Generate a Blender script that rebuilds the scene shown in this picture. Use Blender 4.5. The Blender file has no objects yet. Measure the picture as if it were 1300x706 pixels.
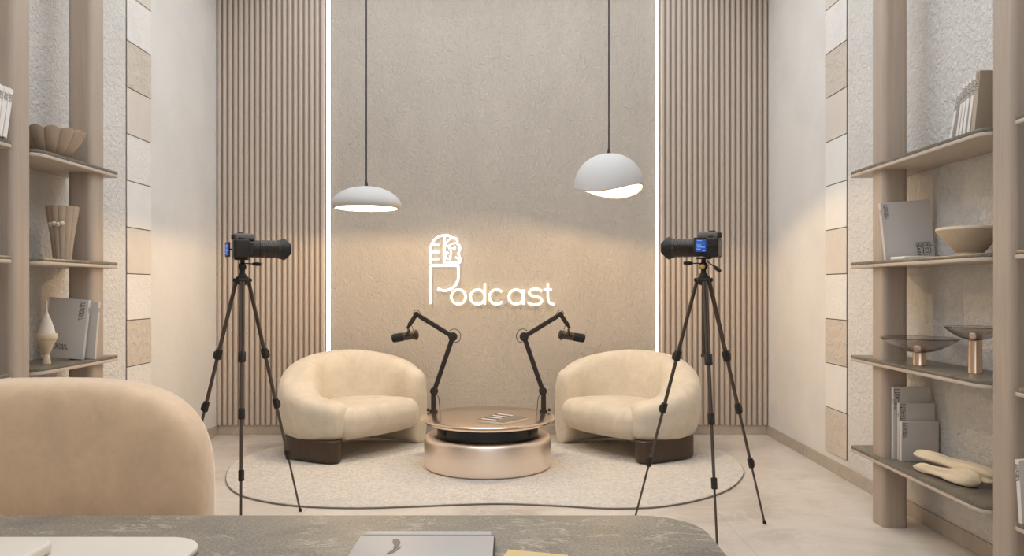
import bpy, bmesh, math, random
from mathutils import Vector, Matrix
random.seed(7)
PI = math.pi
sc = bpy.context.scene
COL = sc.collection
H = 1.3                      # eye height
def P(px, py, d):            # point of the picture at depth d (metres)
    return Vector(((px-648)/1000*d, d, H-(py-366)/1000*d))

# ------------------------------------------------------------------ materials
def _nt(name):
    m = bpy.data.materials.new(name); m.use_nodes = True
    nt = m.node_tree; b = nt.nodes['Principled BSDF']
    return m, nt, b
def _coord(nt, scale=(1,1,1), kind='Object'):
    tc = nt.nodes.new('ShaderNodeTexCoord'); mp = nt.nodes.new('ShaderNodeMapping')
    mp.inputs['Scale'].default_value = scale
    nt.links.new(tc.outputs[kind], mp.inputs['Vector'])
    return mp.outputs['Vector']
def _noise(nt, vec, scale, detail=4, rough=.55, dist=0):
    n = nt.nodes.new('ShaderNodeTexNoise')
    n.inputs['Scale'].default_value = scale; n.inputs['Detail'].default_value = detail
    n.inputs['Roughness'].default_value = rough; n.inputs['Distortion'].default_value = dist
    nt.links.new(vec, n.inputs['Vector'])
    return n.outputs['Fac']
def _ramp(nt, fac, stops):
    r = nt.nodes.new('ShaderNodeValToRGB')
    e = r.color_ramp.elements
    while len(e) < len(stops): e.new(.5)
    for i, (p, c) in enumerate(stops):
        e[i].position = p; e[i].color = (c[0], c[1], c[2], 1)
    nt.links.new(fac, r.inputs['Fac'])
    return r.outputs['Color']
def _bump(nt, b, h, strength, dist=.01):
    n = nt.nodes.new('ShaderNodeBump'); n.inputs['Strength'].default_value = strength
    n.inputs['Distance'].default_value = dist
    nt.links.new(h, n.inputs['Height']); nt.links.new(n.outputs['Normal'], b.inputs['Normal'])
    return n
def _mixc(nt, fac, a, c, mode='MIX'):
    m = nt.nodes.new('ShaderNodeMix'); m.data_type = 'RGBA'; m.blend_type = mode
    if hasattr(fac, 'links') or hasattr(fac, 'is_linked'): nt.links.new(fac, m.inputs[0])
    else: m.inputs[0].default_value = fac
    for v, i in ((a, 6), (c, 7)):
        if isinstance(v, tuple): m.inputs[i].default_value = (*v, 1)
        else: nt.links.new(v, m.inputs[i])
    return m.outputs[2]
def s2l(r, g, b):
    f = lambda c: (c/255/12.92) if c/255 <= .04045 else ((c/255+.055)/1.055)**2.4
    return (f(r), f(g), f(b))
def plain(name, c, rough=.5, metal=0, var=.06, vs=8, bump=0, bs=60, sheen=0, coat=0):
    m, nt, b = _nt(name)
    v = _coord(nt)
    f = _noise(nt, v, vs)
    lo = tuple(x*(1-var) for x in c); hi = tuple(min(1, x*(1+var)) for x in c)
    nt.links.new(_ramp(nt, f, [(.3, lo), (.7, hi)]), b.inputs['Base Color'])
    b.inputs['Roughness'].default_value = rough; b.inputs['Metallic'].default_value = metal
    if sheen: b.inputs['Sheen Weight'].default_value = sheen
    if coat: b.inputs['Coat Weight'].default_value = coat
    if bump: _bump(nt, b, _noise(nt, v, bs), bump, .005)
    return m
def emit(name, c, s):
    m, nt, b = _nt(name)
    b.inputs['Base Color'].default_value = (*c, 1)
    b.inputs['Emission Color'].default_value = (*c, 1)
    b.inputs['Emission Strength'].default_value = s
    return m
def wood(name, c, axis='z', var=.12, rough=.55):
    m, nt, b = _nt(name)
    sc_ = {'z': (28, 28, 1.2), 'y': (28, 1.2, 28), 'x': (1.2, 28, 28)}[axis]
    v = _coord(nt, sc_)
    f = _noise(nt, v, 1.6, 6, .6, .4)
    g = _noise(nt, _coord(nt, tuple(x*4 for x in sc_)), 2.0, 3)
    lo = tuple(x*(1-var) for x in c); hi = tuple(x*(1+var) for x in c)
    col = _ramp(nt, f, [(.3, lo), (.7, hi)])
    col = _mixc(nt, .25, col, _ramp(nt, g, [(.35, lo), (.65, hi)]))
    nt.links.new(col, b.inputs['Base Color'])
    b.inputs['Roughness'].default_value = rough
    _bump(nt, b, g, .08, .002)
    return m
def marble(name, base, dark, vein, rough=.25, scale=2.5, veinw=.03, grain=.25):
    m, nt, b = _nt(name)
    v = _coord(nt)
    f = _noise(nt, v, scale, 8, .62, 1.2)
    col = _ramp(nt, f, [(.3, dark), (.52, base), (.72, tuple(min(1, x*1.12) for x in base))])
    g = _noise(nt, _coord(nt, (1, 2.4, 1)), scale*.9, 6, .6, 2.2)
    vm = _ramp(nt, g, [(.5-veinw, (0, 0, 0)), (.5, (1, 1, 1)), (.5+veinw, (0, 0, 0))])
    br = _noise(nt, v, scale*1.7, 2)
    brm = _ramp(nt, br, [(.48, (0, 0, 0)), (.62, (1, 1, 1))])
    mask = _mixc(nt, 1.0, vm, brm, 'MULTIPLY')
    col = _mixc(nt, mask, col, vein)
    fine = _noise(nt, v, 160, 3, .7)
    col = _mixc(nt, grain, col, _ramp(nt, fine, [(.35, dark), (.65, vein)]))
    nt.links.new(col, b.inputs['Base Color'])
    b.inputs['Roughness'].default_value = rough
    return m
def plaster(name, c, bs=18, bump=.25, rough=.9, split_y=None, dist=.01, aniso=None):
    m, nt, b = _nt(name)
    v = _coord(nt, aniso or (1, 1, 1))
    f = _noise(nt, v, 2.2, 6, .6)
    col = _ramp(nt, f, [(.25, tuple(x*.93 for x in c)), (.75, tuple(min(1, x*1.05) for x in c))])
    nt.links.new(col, b.inputs['Base Color'])
    b.inputs['Roughness'].default_value = rough
    h = _noise(nt, v, bs, 5, .6, 1.6 if aniso else .6)
    bm_ = _bump(nt, b, h, bump, dist)
    if split_y is not None:                      # the trowelled smooth field starts past the tile column
        tc = nt.nodes.new('ShaderNodeTexCoord'); sx = nt.nodes.new('ShaderNodeSeparateXYZ')
        nt.links.new(tc.outputs['Object'], sx.inputs[0])
        lt = nt.nodes.new('ShaderNodeMath'); lt.operation = 'LESS_THAN'; lt.inputs[1].default_value = split_y
        nt.links.new(sx.outputs['Y'], lt.inputs[0])
        mu = nt.nodes.new('ShaderNodeMath'); mu.operation = 'MULTIPLY_ADD'
        mu.inputs[1].default_value = bump-.12; mu.inputs[2].default_value = .12
        nt.links.new(lt.outputs[0], mu.inputs[0]); nt.links.new(mu.outputs[0], bm_.inputs['Strength'])
    return m

def floor_mat():
    m, nt, b = _nt('floor_stone')
    v = _coord(nt)
    f = _noise(nt, v, 1.3, 8, .6, 1.0)
    base = s2l(207, 198, 187)
    col = _ramp(nt, f, [(.3, s2l(182, 170, 157)), (.5, base), (.72, s2l(218, 210, 200))])
    g = _noise(nt, _coord(nt, (1, 1.8, 1)), 1.6, 6, .6, 2.4)
    vm = _ramp(nt, g, [(.47, (0, 0, 0)), (.5, (1, 1, 1)), (.53, (0, 0, 0))])
    col = _mixc(nt, _mixc(nt, .45, (0, 0, 0), vm), col, s2l(226, 217, 205))
    br = nt.nodes.new('ShaderNodeTexBrick')
    br.offset = 0; br.inputs['Scale'].default_value = 1; br.inputs['Mortar Size'].default_value = .003
    br.inputs['Brick Width'].default_value = 1.2; br.inputs['Row Height'].default_value = 1.2
    br.inputs['Color1'].default_value = (1, 1, 1, 1); br.inputs['Color2'].default_value = (1, 1, 1, 1)
    br.inputs['Mortar'].default_value = (.82, .8, .78, 1)
    nt.links.new(_coord(nt), br.inputs['Vector'])
    col = _mixc(nt, 1.0, col, br.outputs['Color'], 'MULTIPLY')
    nt.links.new(col, b.inputs['Base Color'])
    b.inputs['Roughness'].default_value = .28
    b.inputs['Specular IOR Level'].default_value = .45
    return m
def velvet(name, c, sh=.45):
    m, nt, b = _nt(name)
    v = _coord(nt)
    f = _noise(nt, v, 7, 7, .65, .8)
    f2 = _noise(nt, v, 45, 4, .6)
    col = _ramp(nt, f, [(.35, tuple(x*.86 for x in c)), (.65, tuple(min(1, x*1.08) for x in c))])
    col = _mixc(nt, .35, col, _ramp(nt, f2, [(.3, tuple(x*.9 for x in c)), (.7, tuple(min(1, x*1.08) for x in c))]))
    nt.links.new(col, b.inputs['Base Color'])
    b.inputs['Roughness'].default_value = .9
    b.inputs['Sheen Weight'].default_value = sh; b.inputs['Sheen Roughness'].default_value = .35
    b.inputs['Sheen Tint'].default_value = (1, .95, .88, 1)
    _bump(nt, b, _noise(nt, v, 12, 5, .6), .12, .01)
    return m
def rug_mat():
    m, nt, b = _nt('rug_pile')
    v = _coord(nt)
    f = _noise(nt, v, 42, 4, .75)
    c = s2l(236, 227, 216)
    nt.links.new(_ramp(nt, f, [(.3, tuple(x*.80 for x in c)), (.62, tuple(min(.93, x*1.12) for x in c))]), b.inputs['Base Color'])
    b.inputs['Roughness'].default_value = 1
    _bump(nt, b, _noise(nt, v, 38, 5, .8, 1), .9, .022)
    return m

M = {}
M['wall_side'] = plaster('side_plaster', s2l(220, 216, 211), 34, 1.0, split_y=5.34, dist=.02)
M['wall_back'] = plaster('trowelled_plaster', s2l(184, 175, 164), 20, .9, aniso=(1.6, 1, .8), dist=.016)
M['ceiling'] = plaster('ceiling_paint', s2l(225, 220, 214), 20, .05)
M['floor'] = floor_mat()
M['skirt'] = marble('skirting_stone', s2l(178, 166, 152), s2l(160, 148, 134), s2l(196, 184, 170), .35, 4)
M['slat'] = wood('slat_wood', s2l(190, 176, 163), 'z', .07)
M['slat_back'] = wood('slat_backing', s2l(150, 134, 120), 'z', .06)
M['post'] = wood('post_wood', s2l(172, 156, 141), 'z', .10)
M['shelf'] = wood('shelf_wood', s2l(190, 175, 160), 'y', .09)
M['stone'] = marble('shelf_stone', s2l(98, 91, 80), s2l(66, 62, 54), s2l(160, 148, 130), .35, 7, .03, .4)
M['desk'] = marble('desk_stone', s2l(124, 115, 102), s2l(92, 84, 73), s2l(196, 185, 166), .5, 4.5, .03, .38)
M['velvet'] = velvet('cream_velvet', s2l(207, 196, 178))
M['velvet_tan'] = velvet('tan_velvet', s2l(234, 202, 168), 1.0)
M['leg_wood'] = wood('dark_bronzed_wood', s2l(64, 48, 36), 'z', .18, .36)
M['rug'] = rug_mat()
M['rug_edge'] = plain('rug_binding', s2l(140, 126, 113), .9, 0, .1, 60)
M['bronze'] = plain('polished_rose_metal', (.86, .73, .61), .2, 1, .02, 3)
M['foot_metal'] = plain('bronze_foot_metal', (.78, .60, .46), .24, 1, .02, 3)
M['bronze_soft'] = plain('brushed_rose_metal', (.93, .82, .73), .36, 1, .02, 3)
M['black_core'] = plain('black_core', (.006, .008, .01), .25)
M['black'] = plain('black_plastic', (.010, .0075, .006), .55, 0, .2, 20)
M['black_soft'] = plain('black_foam', (.014, .014, .014), .95, 0, .2, 80, .5, 300)
M['arm_metal'] = plain('dark_brown_metal', (.022, .016, .013), .5, .2, .15, 12)
M['mic_body'] = plain('mic_grey_brown', (.07, .052, .038), .45, .5, .12, 12)
M['tripod'] = plain('tripod_metal', (.11, .085, .068), .42, .6, .1, 10)
M['cam_body'] = plain('camera_shell', (.017, .012, .0098), .6, 0, .2, 40, .2, 400)
M['cam_grey'] = plain('camera_side_panel', (.105, .09, .078), .5, 0, .15, 30)
M['cam_ring'] = plain('lens_ring', (.055, .046, .040), .32, .7, .1, 30)
M['glass_dark'] = plain('lens_glass', (.01, .01, .02), .05, 0, .1, 4, coat=1)
M['screen'] = emit('camera_screen', (.025, .08, .34), .45)
M['screen_line'] = emit('camera_screen_text', (.2, .35, .85), .7)
M['gold'] = plain('yellow_knob', (.75, .48, .10), .35, .8)
M['shade'] = plain('matt_white_shade', s2l(192, 190, 188), .75, 0, .02, 6, .08, 120)
M['shade_in'] = plain('shade_inner_white', s2l(250, 246, 238), .7, 0, .01, 6)
M['diffuser'] = emit('lamp_diffuser', (1, .88, .70), 1.6)
M['bulb'] = emit('bulb_glow', (1, .9, .75), 6)
M['cord'] = plain('black_cord', (.02, .017, .015), .6)
M['led'] = emit('led_strip_light', (1.0, .92, .80), 3.0)
M['neon_w'] = emit('neon_white', (1.0, .95, .90), 1.15)
M['neon_c'] = emit('neon_cream', (1.0, .90, .66), 1.2)
M['book'] = plain('book_grey', s2l(200, 194, 189), .45, 0, .02, 5)
M['book_white'] = plain('book_white', s2l(226, 221, 215), .5, 0, .02, 5)
M['book_tan'] = plain('book_tan', s2l(176, 160, 142), .6, 0, .04, 5)
M['mag'] = plain('magazine_cover', s2l(118, 106, 95), .5, 0, .05)
M['page'] = plain('pages', s2l(232, 225, 212), .9, 0, .05, 200)
M['ink'] = plain('black_ink', (.02, .02, .02), .6)
M['ink_fill'] = plain('logo_fill', s2l(206, 200, 194), .6, 0, .02)
M['ceramic'] = plain('sand_ceramic', s2l(212, 192, 166), .7, 0, .06, 14, .25, 150)
M['ceramic_dk'] = plain('taupe_ceramic', s2l(176, 156, 135), .6, 0, .08, 14, .2, 120)
M['ceramic_wh'] = plain('chalk_ceramic', s2l(212, 203, 190), .8, 0, .05, 14, .2, 120)
M['cloth'] = plain('cream_hide', s2l(222, 203, 172), .85, 0, .06, 12, .3, 60, .3)
M['paper'] = plain('white_paper', s2l(232, 230, 228), .7, 0, .01)
M['tray'] = plain('cream_tray', s2l(232, 222, 208), .5, 0, .02)
M['yellow'] = plain('yellow_paper', s2l(228, 200, 142), .7, 0, .03)
M['metal_lid'] = plain('silver_lid', s2l(186, 182, 180), .5, .1, .02)
M['emblem'] = plain('dark_emblem', s2l(110, 102, 96), .5)
M['groove'] = plain('dark_groove', (.02, .018, .018), .6)
def glass_mat():
    m, nt, b = _nt('smoked_glass')
    b.inputs['Base Color'].default_value = (.74, .71, .70, 1)
    b.inputs['Transmission Weight'].default_value = 1
    b.inputs['Roughness'].default_value = .03; b.inputs['IOR'].default_value = 1.35
    return m
M['glass'] = glass_mat()
TILE = [plaster('tile_white_rough', s2l(230, 226, 221), 38, .8, dist=.012),
        plaster('tile_beige_relief', s2l(206, 195, 182), 16, 1.0, dist=.02),
        plaster('tile_beige_smooth', s2l(214, 205, 194), 30, .25),
        plaster('tile_white_smooth', s2l(229, 226, 221), 40, .25)]
M['tile_gap'] = plain('tile_joint', s2l(120, 108, 96), .9)

# ------------------------------------------------------------------ building
class MB:
    def __init__(s): s.v = []; s.f = []; s.mi = []
    def add(s, vs, fs, mi=0):
        o = len(s.v); s.v += [Vector(p) for p in vs]
        for f in fs: s.f.append([i+o for i in f]); s.mi.append(mi)
        return s
    def box(s, a, b, bev=0, seg=2, mi=0, mat=None):
        bm = bmesh.new(); bmesh.ops.create_cube(bm, size=1)
        a = Vector(a); b = Vector(b); c = (a+b)/2; d = b-a
        for v in bm.verts: v.co = Vector((v.co.x*d.x, v.co.y*d.y, v.co.z*d.z))
        if bev: bmesh.ops.bevel(bm, geom=list(bm.edges), offset=bev, segments=seg, profile=.5, affect='EDGES')
        bm.verts.index_update()
        vs = [(mat @ v.co + c) if mat else (v.co + c) for v in bm.verts]
        s.add(vs, [[v.index for v in f.verts] for f in bm.faces], mi); bm.free()
        return s
    def lathe(s, prof, c=(0, 0, 0), n=48, mi=0, mat=None, rf=None, zf=None):
        vs, fs = [], []
        k = len(prof)
        for i in range(n):
            a = 2*PI*i/n
            for j, (r, z) in enumerate(prof):
                rr = r*(rf(a, j) if rf else 1); zz = z+(zf(a, j) if zf else 0)
                p = Vector((rr*math.cos(a), rr*math.sin(a), zz))
                if mat: p = mat @ p
                vs.append(p+Vector(c))
        for i in range(n):
            i2 = (i+1) % n
            for j in range(k-1): fs.append([i*k+j, i2*k+j, i2*k+j+1, i*k+j+1])
        s.add(vs, fs, mi)
        return s
    def tube(s, pts, r, n=10, mi=0, closed=False, cap=True):
        pts = [Vector(p) for p in pts]
        R = r if isinstance(r, (list, tuple)) else [r]*len(pts)
        N = len(pts); vs, fs = [], []
        up = None
        for i, p in enumerate(pts):
            if closed: t = (pts[(i+1) % N]-pts[i-1])
            else: t = (pts[min(i+1, N-1)]-pts[max(i-1, 0)])
            t = t.normalized() if t.length > 1e-9 else Vector((0, 0, 1))
            if up is None: up = Vector((0, 0, 1)) if abs(t.z) < .9 else Vector((1, 0, 0))
            u = (up-t*up.dot(t)); u = u.normalized() if u.length > 1e-6 else t.orthogonal().normalized()
            up = u; w = t.cross(u)
            for k in range(n):
                a = 2*PI*k/n; vs.append(p+(u*math.cos(a)+w*math.sin(a))*R[i])
        M_ = N if closed else N-1
        for i in range(M_):
            j = (i+1) % N
            for k in range(n): fs.append([i*n+k, i*n+(k+1) % n, j*n+(k+1) % n, j*n+k])
        if not closed and cap: fs += [list(range(n))[::-1], [(N-1)*n+k for k in range(n)]]
        return s.add(vs, fs, mi)
    def cyl(s, a, b, r, r2=None, n=20, mi=0):
        return s.tube([a, b], [r, r if r2 is None else r2], n, mi)
    def loft(s, rings, mi=0, cap=True, closed_ring=True):
        n = len(rings[0]); vs = [p for r in rings for p in r]; fs = []
        for i in range(len(rings)-1):
            for k in range(n if closed_ring else n-1):
                fs.append([i*n+k, i*n+(k+1) % n, (i+1)*n+(k+1) % n, (i+1)*n+k])
        if cap: fs += [list(range(n))[::-1], [(len(rings)-1)*n+k for k in range(n)]]
        return s.add(vs, fs, mi)
    def puff(s, outline, z0, z1, r, crown=0, n=5, mi=0, rb=None, e=1.0):
        """a slab with the plan OUTLINE (list of (x, y)), rounded edges of radius r and a crowned top"""
        N = len(outline); cx = sum(p[0] for p in outline)/N; cy = sum(p[1] for p in outline)/N
        area = sum(outline[i][0]*outline[(i+1) % N][1]-outline[(i+1) % N][0]*outline[i][1] for i in range(N))
        sg = 1 if area > 0 else -1
        nor = []
        for i in range(N):
            t = Vector((outline[(i+1) % N][0]-outline[i-1][0], outline[(i+1) % N][1]-outline[i-1][1])).normalized()
            nor.append(Vector((-t.y, t.x))*sg)
        rb = r if rb is None else rb
        rings = []
        def ring(ins, z): return [Vector((outline[i][0]+nor[i].x*ins, outline[i][1]+nor[i].y*ins, z)) for i in range(N)]
        for k in range(n+1):
            a = PI/2*k/n; rings.append(ring(rb*(1-math.sin(a)), z0+rb*(1-math.cos(a))))
        for k in range(n+1):
            a = PI/2*k/n; rings.append(ring(r*(1-math.cos(a)), z1-r*(1-math.sin(a))))
        last = rings[-1]
        for q in (.75, .5, .25, .05):
            rings.append([Vector((cx+(p.x-cx)*q, cy+(p.y-cy)*q, z1+crown*(1-q**2))) for p in last])
        s.loft(rings, mi)
        return s
    def build(s, name, mats, parent=None, smooth=True, angle=38):
        root = parent; off = Vector((0, 0, 0))
        while root is not None: off += root.location; root = root.parent
        me = bpy.data.meshes.new(name)
        me.from_pydata([tuple(p-off) for p in s.v], [], s.f)
        if not isinstance(mats, (list, tuple)): mats = [mats]
        for m in mats: me.materials.append(m)
        me.polygons.foreach_set('material_index', s.mi)
        bm = bmesh.new(); bm.from_mesh(me)
        bmesh.ops.remove_doubles(bm, verts=bm.verts, dist=1e-6)
        bmesh.ops.recalc_face_normals(bm, faces=bm.faces); bm.to_mesh(me); bm.free()
        if smooth:
            me.polygons.foreach_set('use_smooth', [True]*len(me.polygons))
            me.set_sharp_from_angle(angle=math.radians(angle))
        me.update()
        o = bpy.data.objects.new(name, me); COL.objects.link(o)
        if parent is not None: o.parent = parent
        return o
def thing(name, label, cat, loc, group=None):
    o = bpy.data.objects.new(name, None); COL.objects.link(o); o.location = loc
    o.empty_display_size = .1
    o['label'] = label; o['category'] = cat
    if group: o['group'] = group
    return o
def tag(o, label, cat, group=None):
    o['label'] = label; o['category'] = cat
    if group: o['group'] = group
    return o
def struct(o): o['kind'] = 'structure'; return o
def spline(pts, n=8, closed=False):
    """Catmull-Rom through tuples of any length"""
    N = len(pts); out = []
    rng = range(N) if closed else range(N-1)
    for i in rng:
        g = (lambda k: pts[k % N]) if closed else (lambda k: pts[max(0, min(N-1, k))])
        p0, p1, p2, p3 = g(i-1), g(i), g(i+1), g(i+2)
        for k in range(n):
            t = k/n
            out.append(tuple(.5*((2*b)+(-a+c)*t+(2*a-5*b+4*c-d)*t*t+(-a+3*b-3*c+d)*t**3)
                             for a, b, c, d in zip(p0, p1, p2, p3)))
    if not closed: out.append(tuple(pts[-1]))
    return out
def rrect(x0, y0, x1, y1, r, n=8):
    """rounded rectangle; r = one radius or four (x0y0, x1y0, x1y1, x0y1)"""
    r = r if isinstance(r, (list, tuple)) else [r]*4
    out = []
    for (cx, cy, a0, q) in ((x0, y0, PI, r[0]), (x1, y0, 1.5*PI, r[1]), (x1, y1, 0, r[2]), (x0, y1, .5*PI, r[3])):
        ox = cx+q*(1 if cx == x0 else -1); oy = cy+q*(1 if cy == y0 else -1)
        for k in range(n+1):
            a = a0+PI/2*k/n; out.append((ox+q*math.cos(a), oy+q*math.sin(a)))
    return out

# ------------------------------------------------------------------ lettering
def glyphs(text, size, offset, bold=0):
    cu = bpy.data.curves.new('t', 'FONT'); cu.body = text; cu.size = size
    cu.align_x = 'CENTER'; cu.align_y = 'CENTER'; cu.offset = offset; cu.resolution_u = 3
    cu.space_character = 1.12
    o = bpy.data.objects.new('t', cu); COL.objects.link(o)
    bpy.context.view_layer.update()
    dg = bpy.context.evaluated_depsgraph_get()
    me = bpy.data.meshes.new_from_object(o.evaluated_get(dg))
    vs = [v.co.copy() for v in me.vertices]; fs = [list(p.vertices) for p in me.polygons]
    bpy.data.objects.remove(o); bpy.data.curves.remove(cu); bpy.data.meshes.remove(me)
    return vs, fs
_lg = {}
def logo(org, u, v, w, lines, parent, name='lettering'):
    """block lettering with a dark outline, centred on ORG, U along the text, V up, W wide"""
    org, u, v = Vector(org), Vector(u).normalized(), Vector(v).normalized()
    nrm = u.cross(v).normalized()
    m = MB()
    for lay, (off, mi, lift) in enumerate(((.075, 0, .0006), (.012, 1, .0012))):
        for (txt, size, dy) in lines:
            k = (txt, size, lay)
            if k not in _lg: _lg[k] = glyphs(txt, size, off*max(.55, min(1, size)))
            vs, fs = _lg[k]
            m.add([org+u*(p.x*w)+v*((p.y+dy)*w)+nrm*lift for p in vs], fs, mi)
    return m.build(name, [M['ink'], M['ink_fill']], parent, smooth=False)
L3D = [('LUCIA', .36, .30), ('3D', .78, -.18)]
L3D_LONG = [('LUCIA', .40, .18), ('3D', .56, -.18)]
LUC = [('LUCIA', .42, 0)]
TD = [('3D', .8, 0)]

# ================================================================== the room
XL, XR, YB, ZC, YF = -2.607, 2.286, 7.0, 4.2, -2.2
m = MB(); m.box((XL-.2, YF-.2, -.1), (XR+.2, YB+.25, 0)); struct(m.build('floor', M['floor']))
m = MB(); m.box((XL-.2, YF-.2, ZC), (XR+.2, YB+.25, ZC+.1)); struct(m.build('ceiling', M['ceiling']))
m = MB(); m.box((XL-.2, YF, 0), (XL, YB+.2, ZC)); struct(m.build('wall_left', M['wall_side']))
m = MB(); m.box((XR, YF, 0), (XR+.2, YB+.2, ZC)); struct(m.build('wall_right', M['wall_side']))
m = MB(); m.box((XL, YB, 0), (XR, YB+.2, ZC)); struct(m.build('wall_back', M['wall_back']))
m = MB(); m.box((XL, YF-.2, 0), (XR, YF, ZC)); struct(m.build('wall_front', M['ceiling']))
for nm, a, b in (('baseboard_left', (XL, YF, 0), (XL+.012, YB, .085)), ('baseboard_right', (XR-.012, YF, 0), (XR, YB, .085)),
                 ('baseboard_back', (XL+.012, YB-.014, 0), (XR-.012, YB, .085))):
    m = MB(); m.box(a, b, .002, 1); struct(m.build(nm, M['skirt']))

# ribbed wood panels beside the plaster field
def slat_panel(x0, x1, label):
    r = thing('slatted_wall_panel', label, 'wall panel', ((x0+x1)/2, YB, .085), 'ribbed wood wall panels')
    m = MB(); m.box((x0, YB-.008, .087), (x1, YB-.0005, ZC-.002)); m.build('backing', M['slat_back'], r)
    n = 20; p = (x1-x0)/n; m = MB()
    for i in range(n):
        cx = x0+p*(i+.5); w = p*.35; out = []
        for k in range(9):
            a = PI*k/8; out.append((cx+w*math.cos(a)*1.0, YB-.012-.019*math.sin(a)**.6 if math.sin(a) > 1e-6 else YB-.010))
        out += [(cx-w, YB-.006), (cx+w, YB-.006)]
        m.loft([[Vector((x, y, z)) for x, y in out] for z in (.088, ZC-.003)])
    m.build('slats', M['slat'], r)
slat_panel(XL+.002, -1.640, 'ribbed wood wall panel left of the plaster field, behind the left tripod')
slat_panel(1.325, XR-.002, 'ribbed wood wall panel right of the plaster field, behind the right tripod')
for x0, x1, lab in ((-1.634, -1.594, 'glowing vertical light strip rising behind the left armchair'),
                    (1.279, 1.319, 'glowing vertical light strip rising behind the right armchair')):
    r = thing('light_strip', lab, 'light strip', ((x0+x1)/2, YB, .087), 'vertical light strips')
    m = MB(); m.box((x0, YB-.012, .087), (x1, YB-.0005, ZC-.002), .002, 1); m.build('channel', M['shade'], r)
    m = MB(); m.box((x0+.003, YB-.018, .09), (x1-.003, YB-.0125, ZC-.004), .001, 1); m.build('diffuser', M['led'], r)

# columns of relief tiles on both side walls
def tile_column(side, kinds, label):
    x = XL if side < 0 else XR; s = 1 if side < 0 else -1
    r = thing('tile_column', label, 'wall tiles', (x, 5.52, .133), 'relief tile columns')
    m = MB(); m.box(*[(min(x, x+s*.002), 5.338, .130), (max(x, x+s*.002), 5.702, ZC-.01)]); m.build('grout', M['tile_gap'], r)
    z = .133; k = 0
    while z < ZC-.05:
        z1 = min(z+.311, ZC-.012)
        m = MB(); m.box((min(x+s*.003, x+s*.010), 5.341, z), (max(x+s*.003, x+s*.010), 5.699, z1), .002, 1)
        m.build('tile', TILE[kinds[k % len(kinds)]], r); z += .317; k += 1
tile_column(-1, [1, 0, 1, 0, 2, 3, 0, 2, 1, 0, 2, 3, 0], 'column of pale relief tiles on the left wall')
tile_column(1, [1, 3, 1, 0, 2, 3, 3, 2, 1, 0, 2, 3, 0], 'column of pale relief tiles on the right wall')

# ================================================================== neon sign
YS = YB-.045
def S1(x, y): return P(535+x/6.723, 290+y/6.723, YS)
def S2(x, y): return P(520+x/5.886, 280+y/5.886, YS)
sign = thing('neon_sign', 'glowing neon sign with a microphone and the word Podcast on the plaster wall', 'neon sign', P(620, 385, YB))
def neon(name, strokes, f, mat, r=.0125, n=5, pins=True):
    m = MB()
    for st in strokes:
        closed = st[0] == 'C'; pts = st[1] if closed else st
        pp = spline(pts, n, closed) if len(pts) > 2 else pts
        m.tube([f(*p) for p in pp], r, 8, 0, closed)
    return m.build(name, mat, sign)
neon('letter_stem', [[(77, 318), (77, 645)], [(77, 318), (316, 318)],
     [(315, 318), (315, 370), (315, 415), (308, 450), (288, 487), (255, 514), (215, 529), (175, 529), (137, 515)]], S1, M['neon_w'], .0105)
neon('microphone_outline', [[(77, 300), (77, 230), (77, 180), (86, 140), (112, 98), (150, 70), (195, 60), (235, 63), (262, 80)],
     [(197, 62), (197, 296)], [(197, 296), (322, 296)], [(84, 143), (152, 143)], [(84, 202), (152, 202)], [(84, 262), (152, 262)],
     [(262, 80), (290, 84), (306, 104), (306, 128), (324, 148), (328, 175), (316, 214), (328, 250), (329, 280), (320, 296)]], S1, M['neon_w'], .0095)
neon('face_outline', [[(262, 80), (236, 98), (214, 126), (222, 152), (246, 141)], [(246, 141), (272, 128), (308, 128)],
     [(246, 141), (235, 165), (252, 196), (247, 235), (242, 262), (256, 292)], [(262, 165), (276, 182), (288, 166), (276, 148)],
     [(204, 208), (226, 205), (212, 230), (216, 254), (242, 262)], [(328, 250), (304, 256), (292, 242)]], S1, M['neon_w'], .006)
def arc(cx, cy, r, a0, a1, n=18): return [(cx+r*math.cos(math.radians(a0+(a1-a0)*k/n)), cy-r*math.sin(math.radians(a0+(a1-a0)*k/n))) for k in range(n+1)]
def ring(cx, cy, r): return ['C', arc(cx, cy, r, 0, 345, 23)]
for nm, st in (('letter_o', [ring(365, 571, 54)]), ('letter_d', [ring(508, 571, 54), [(562, 468), (562, 628)]]),
               ('letter_c', [arc(650, 571, 54, 42, 318)]), ('letter_a', [ring(795, 571, 54), [(850, 517), (850, 628)]]),
               ('letter_s', [[(988, 530), (965, 515), (932, 512), (902, 521), (894, 543), (910, 560), (945, 569), (975, 579), (988, 601), (972, 622), (937, 630), (905, 626), (886, 612)]]),
               ('letter_t', [[(1033, 468), (1033, 520), (1033, 570), (1037, 600), (1053, 620), (1086, 628)], [(1003, 518), (1061, 518)]])):
    neon(nm, st, S2, M['neon_c'], .0105, 2 if nm != 'letter_s' else 4)
for f, spots in ((S1, ((77, 640), (77, 420), (310, 322), (197, 280), (77, 262), (316, 296))),
                 (S2, ((365, 517), (365, 625), (508, 625), (562, 480), (650, 517), (650, 625), (795, 517), (795, 625), (937, 630), (932, 512), (1033, 480), (1060, 625)))):
    for px, py in spots:
        p = f(px, py); m = MB(); m.cyl(p, (p.x, YB-.001, p.z), .004, n=8); m.build('standoff_pin', M['shade'], sign)


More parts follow.
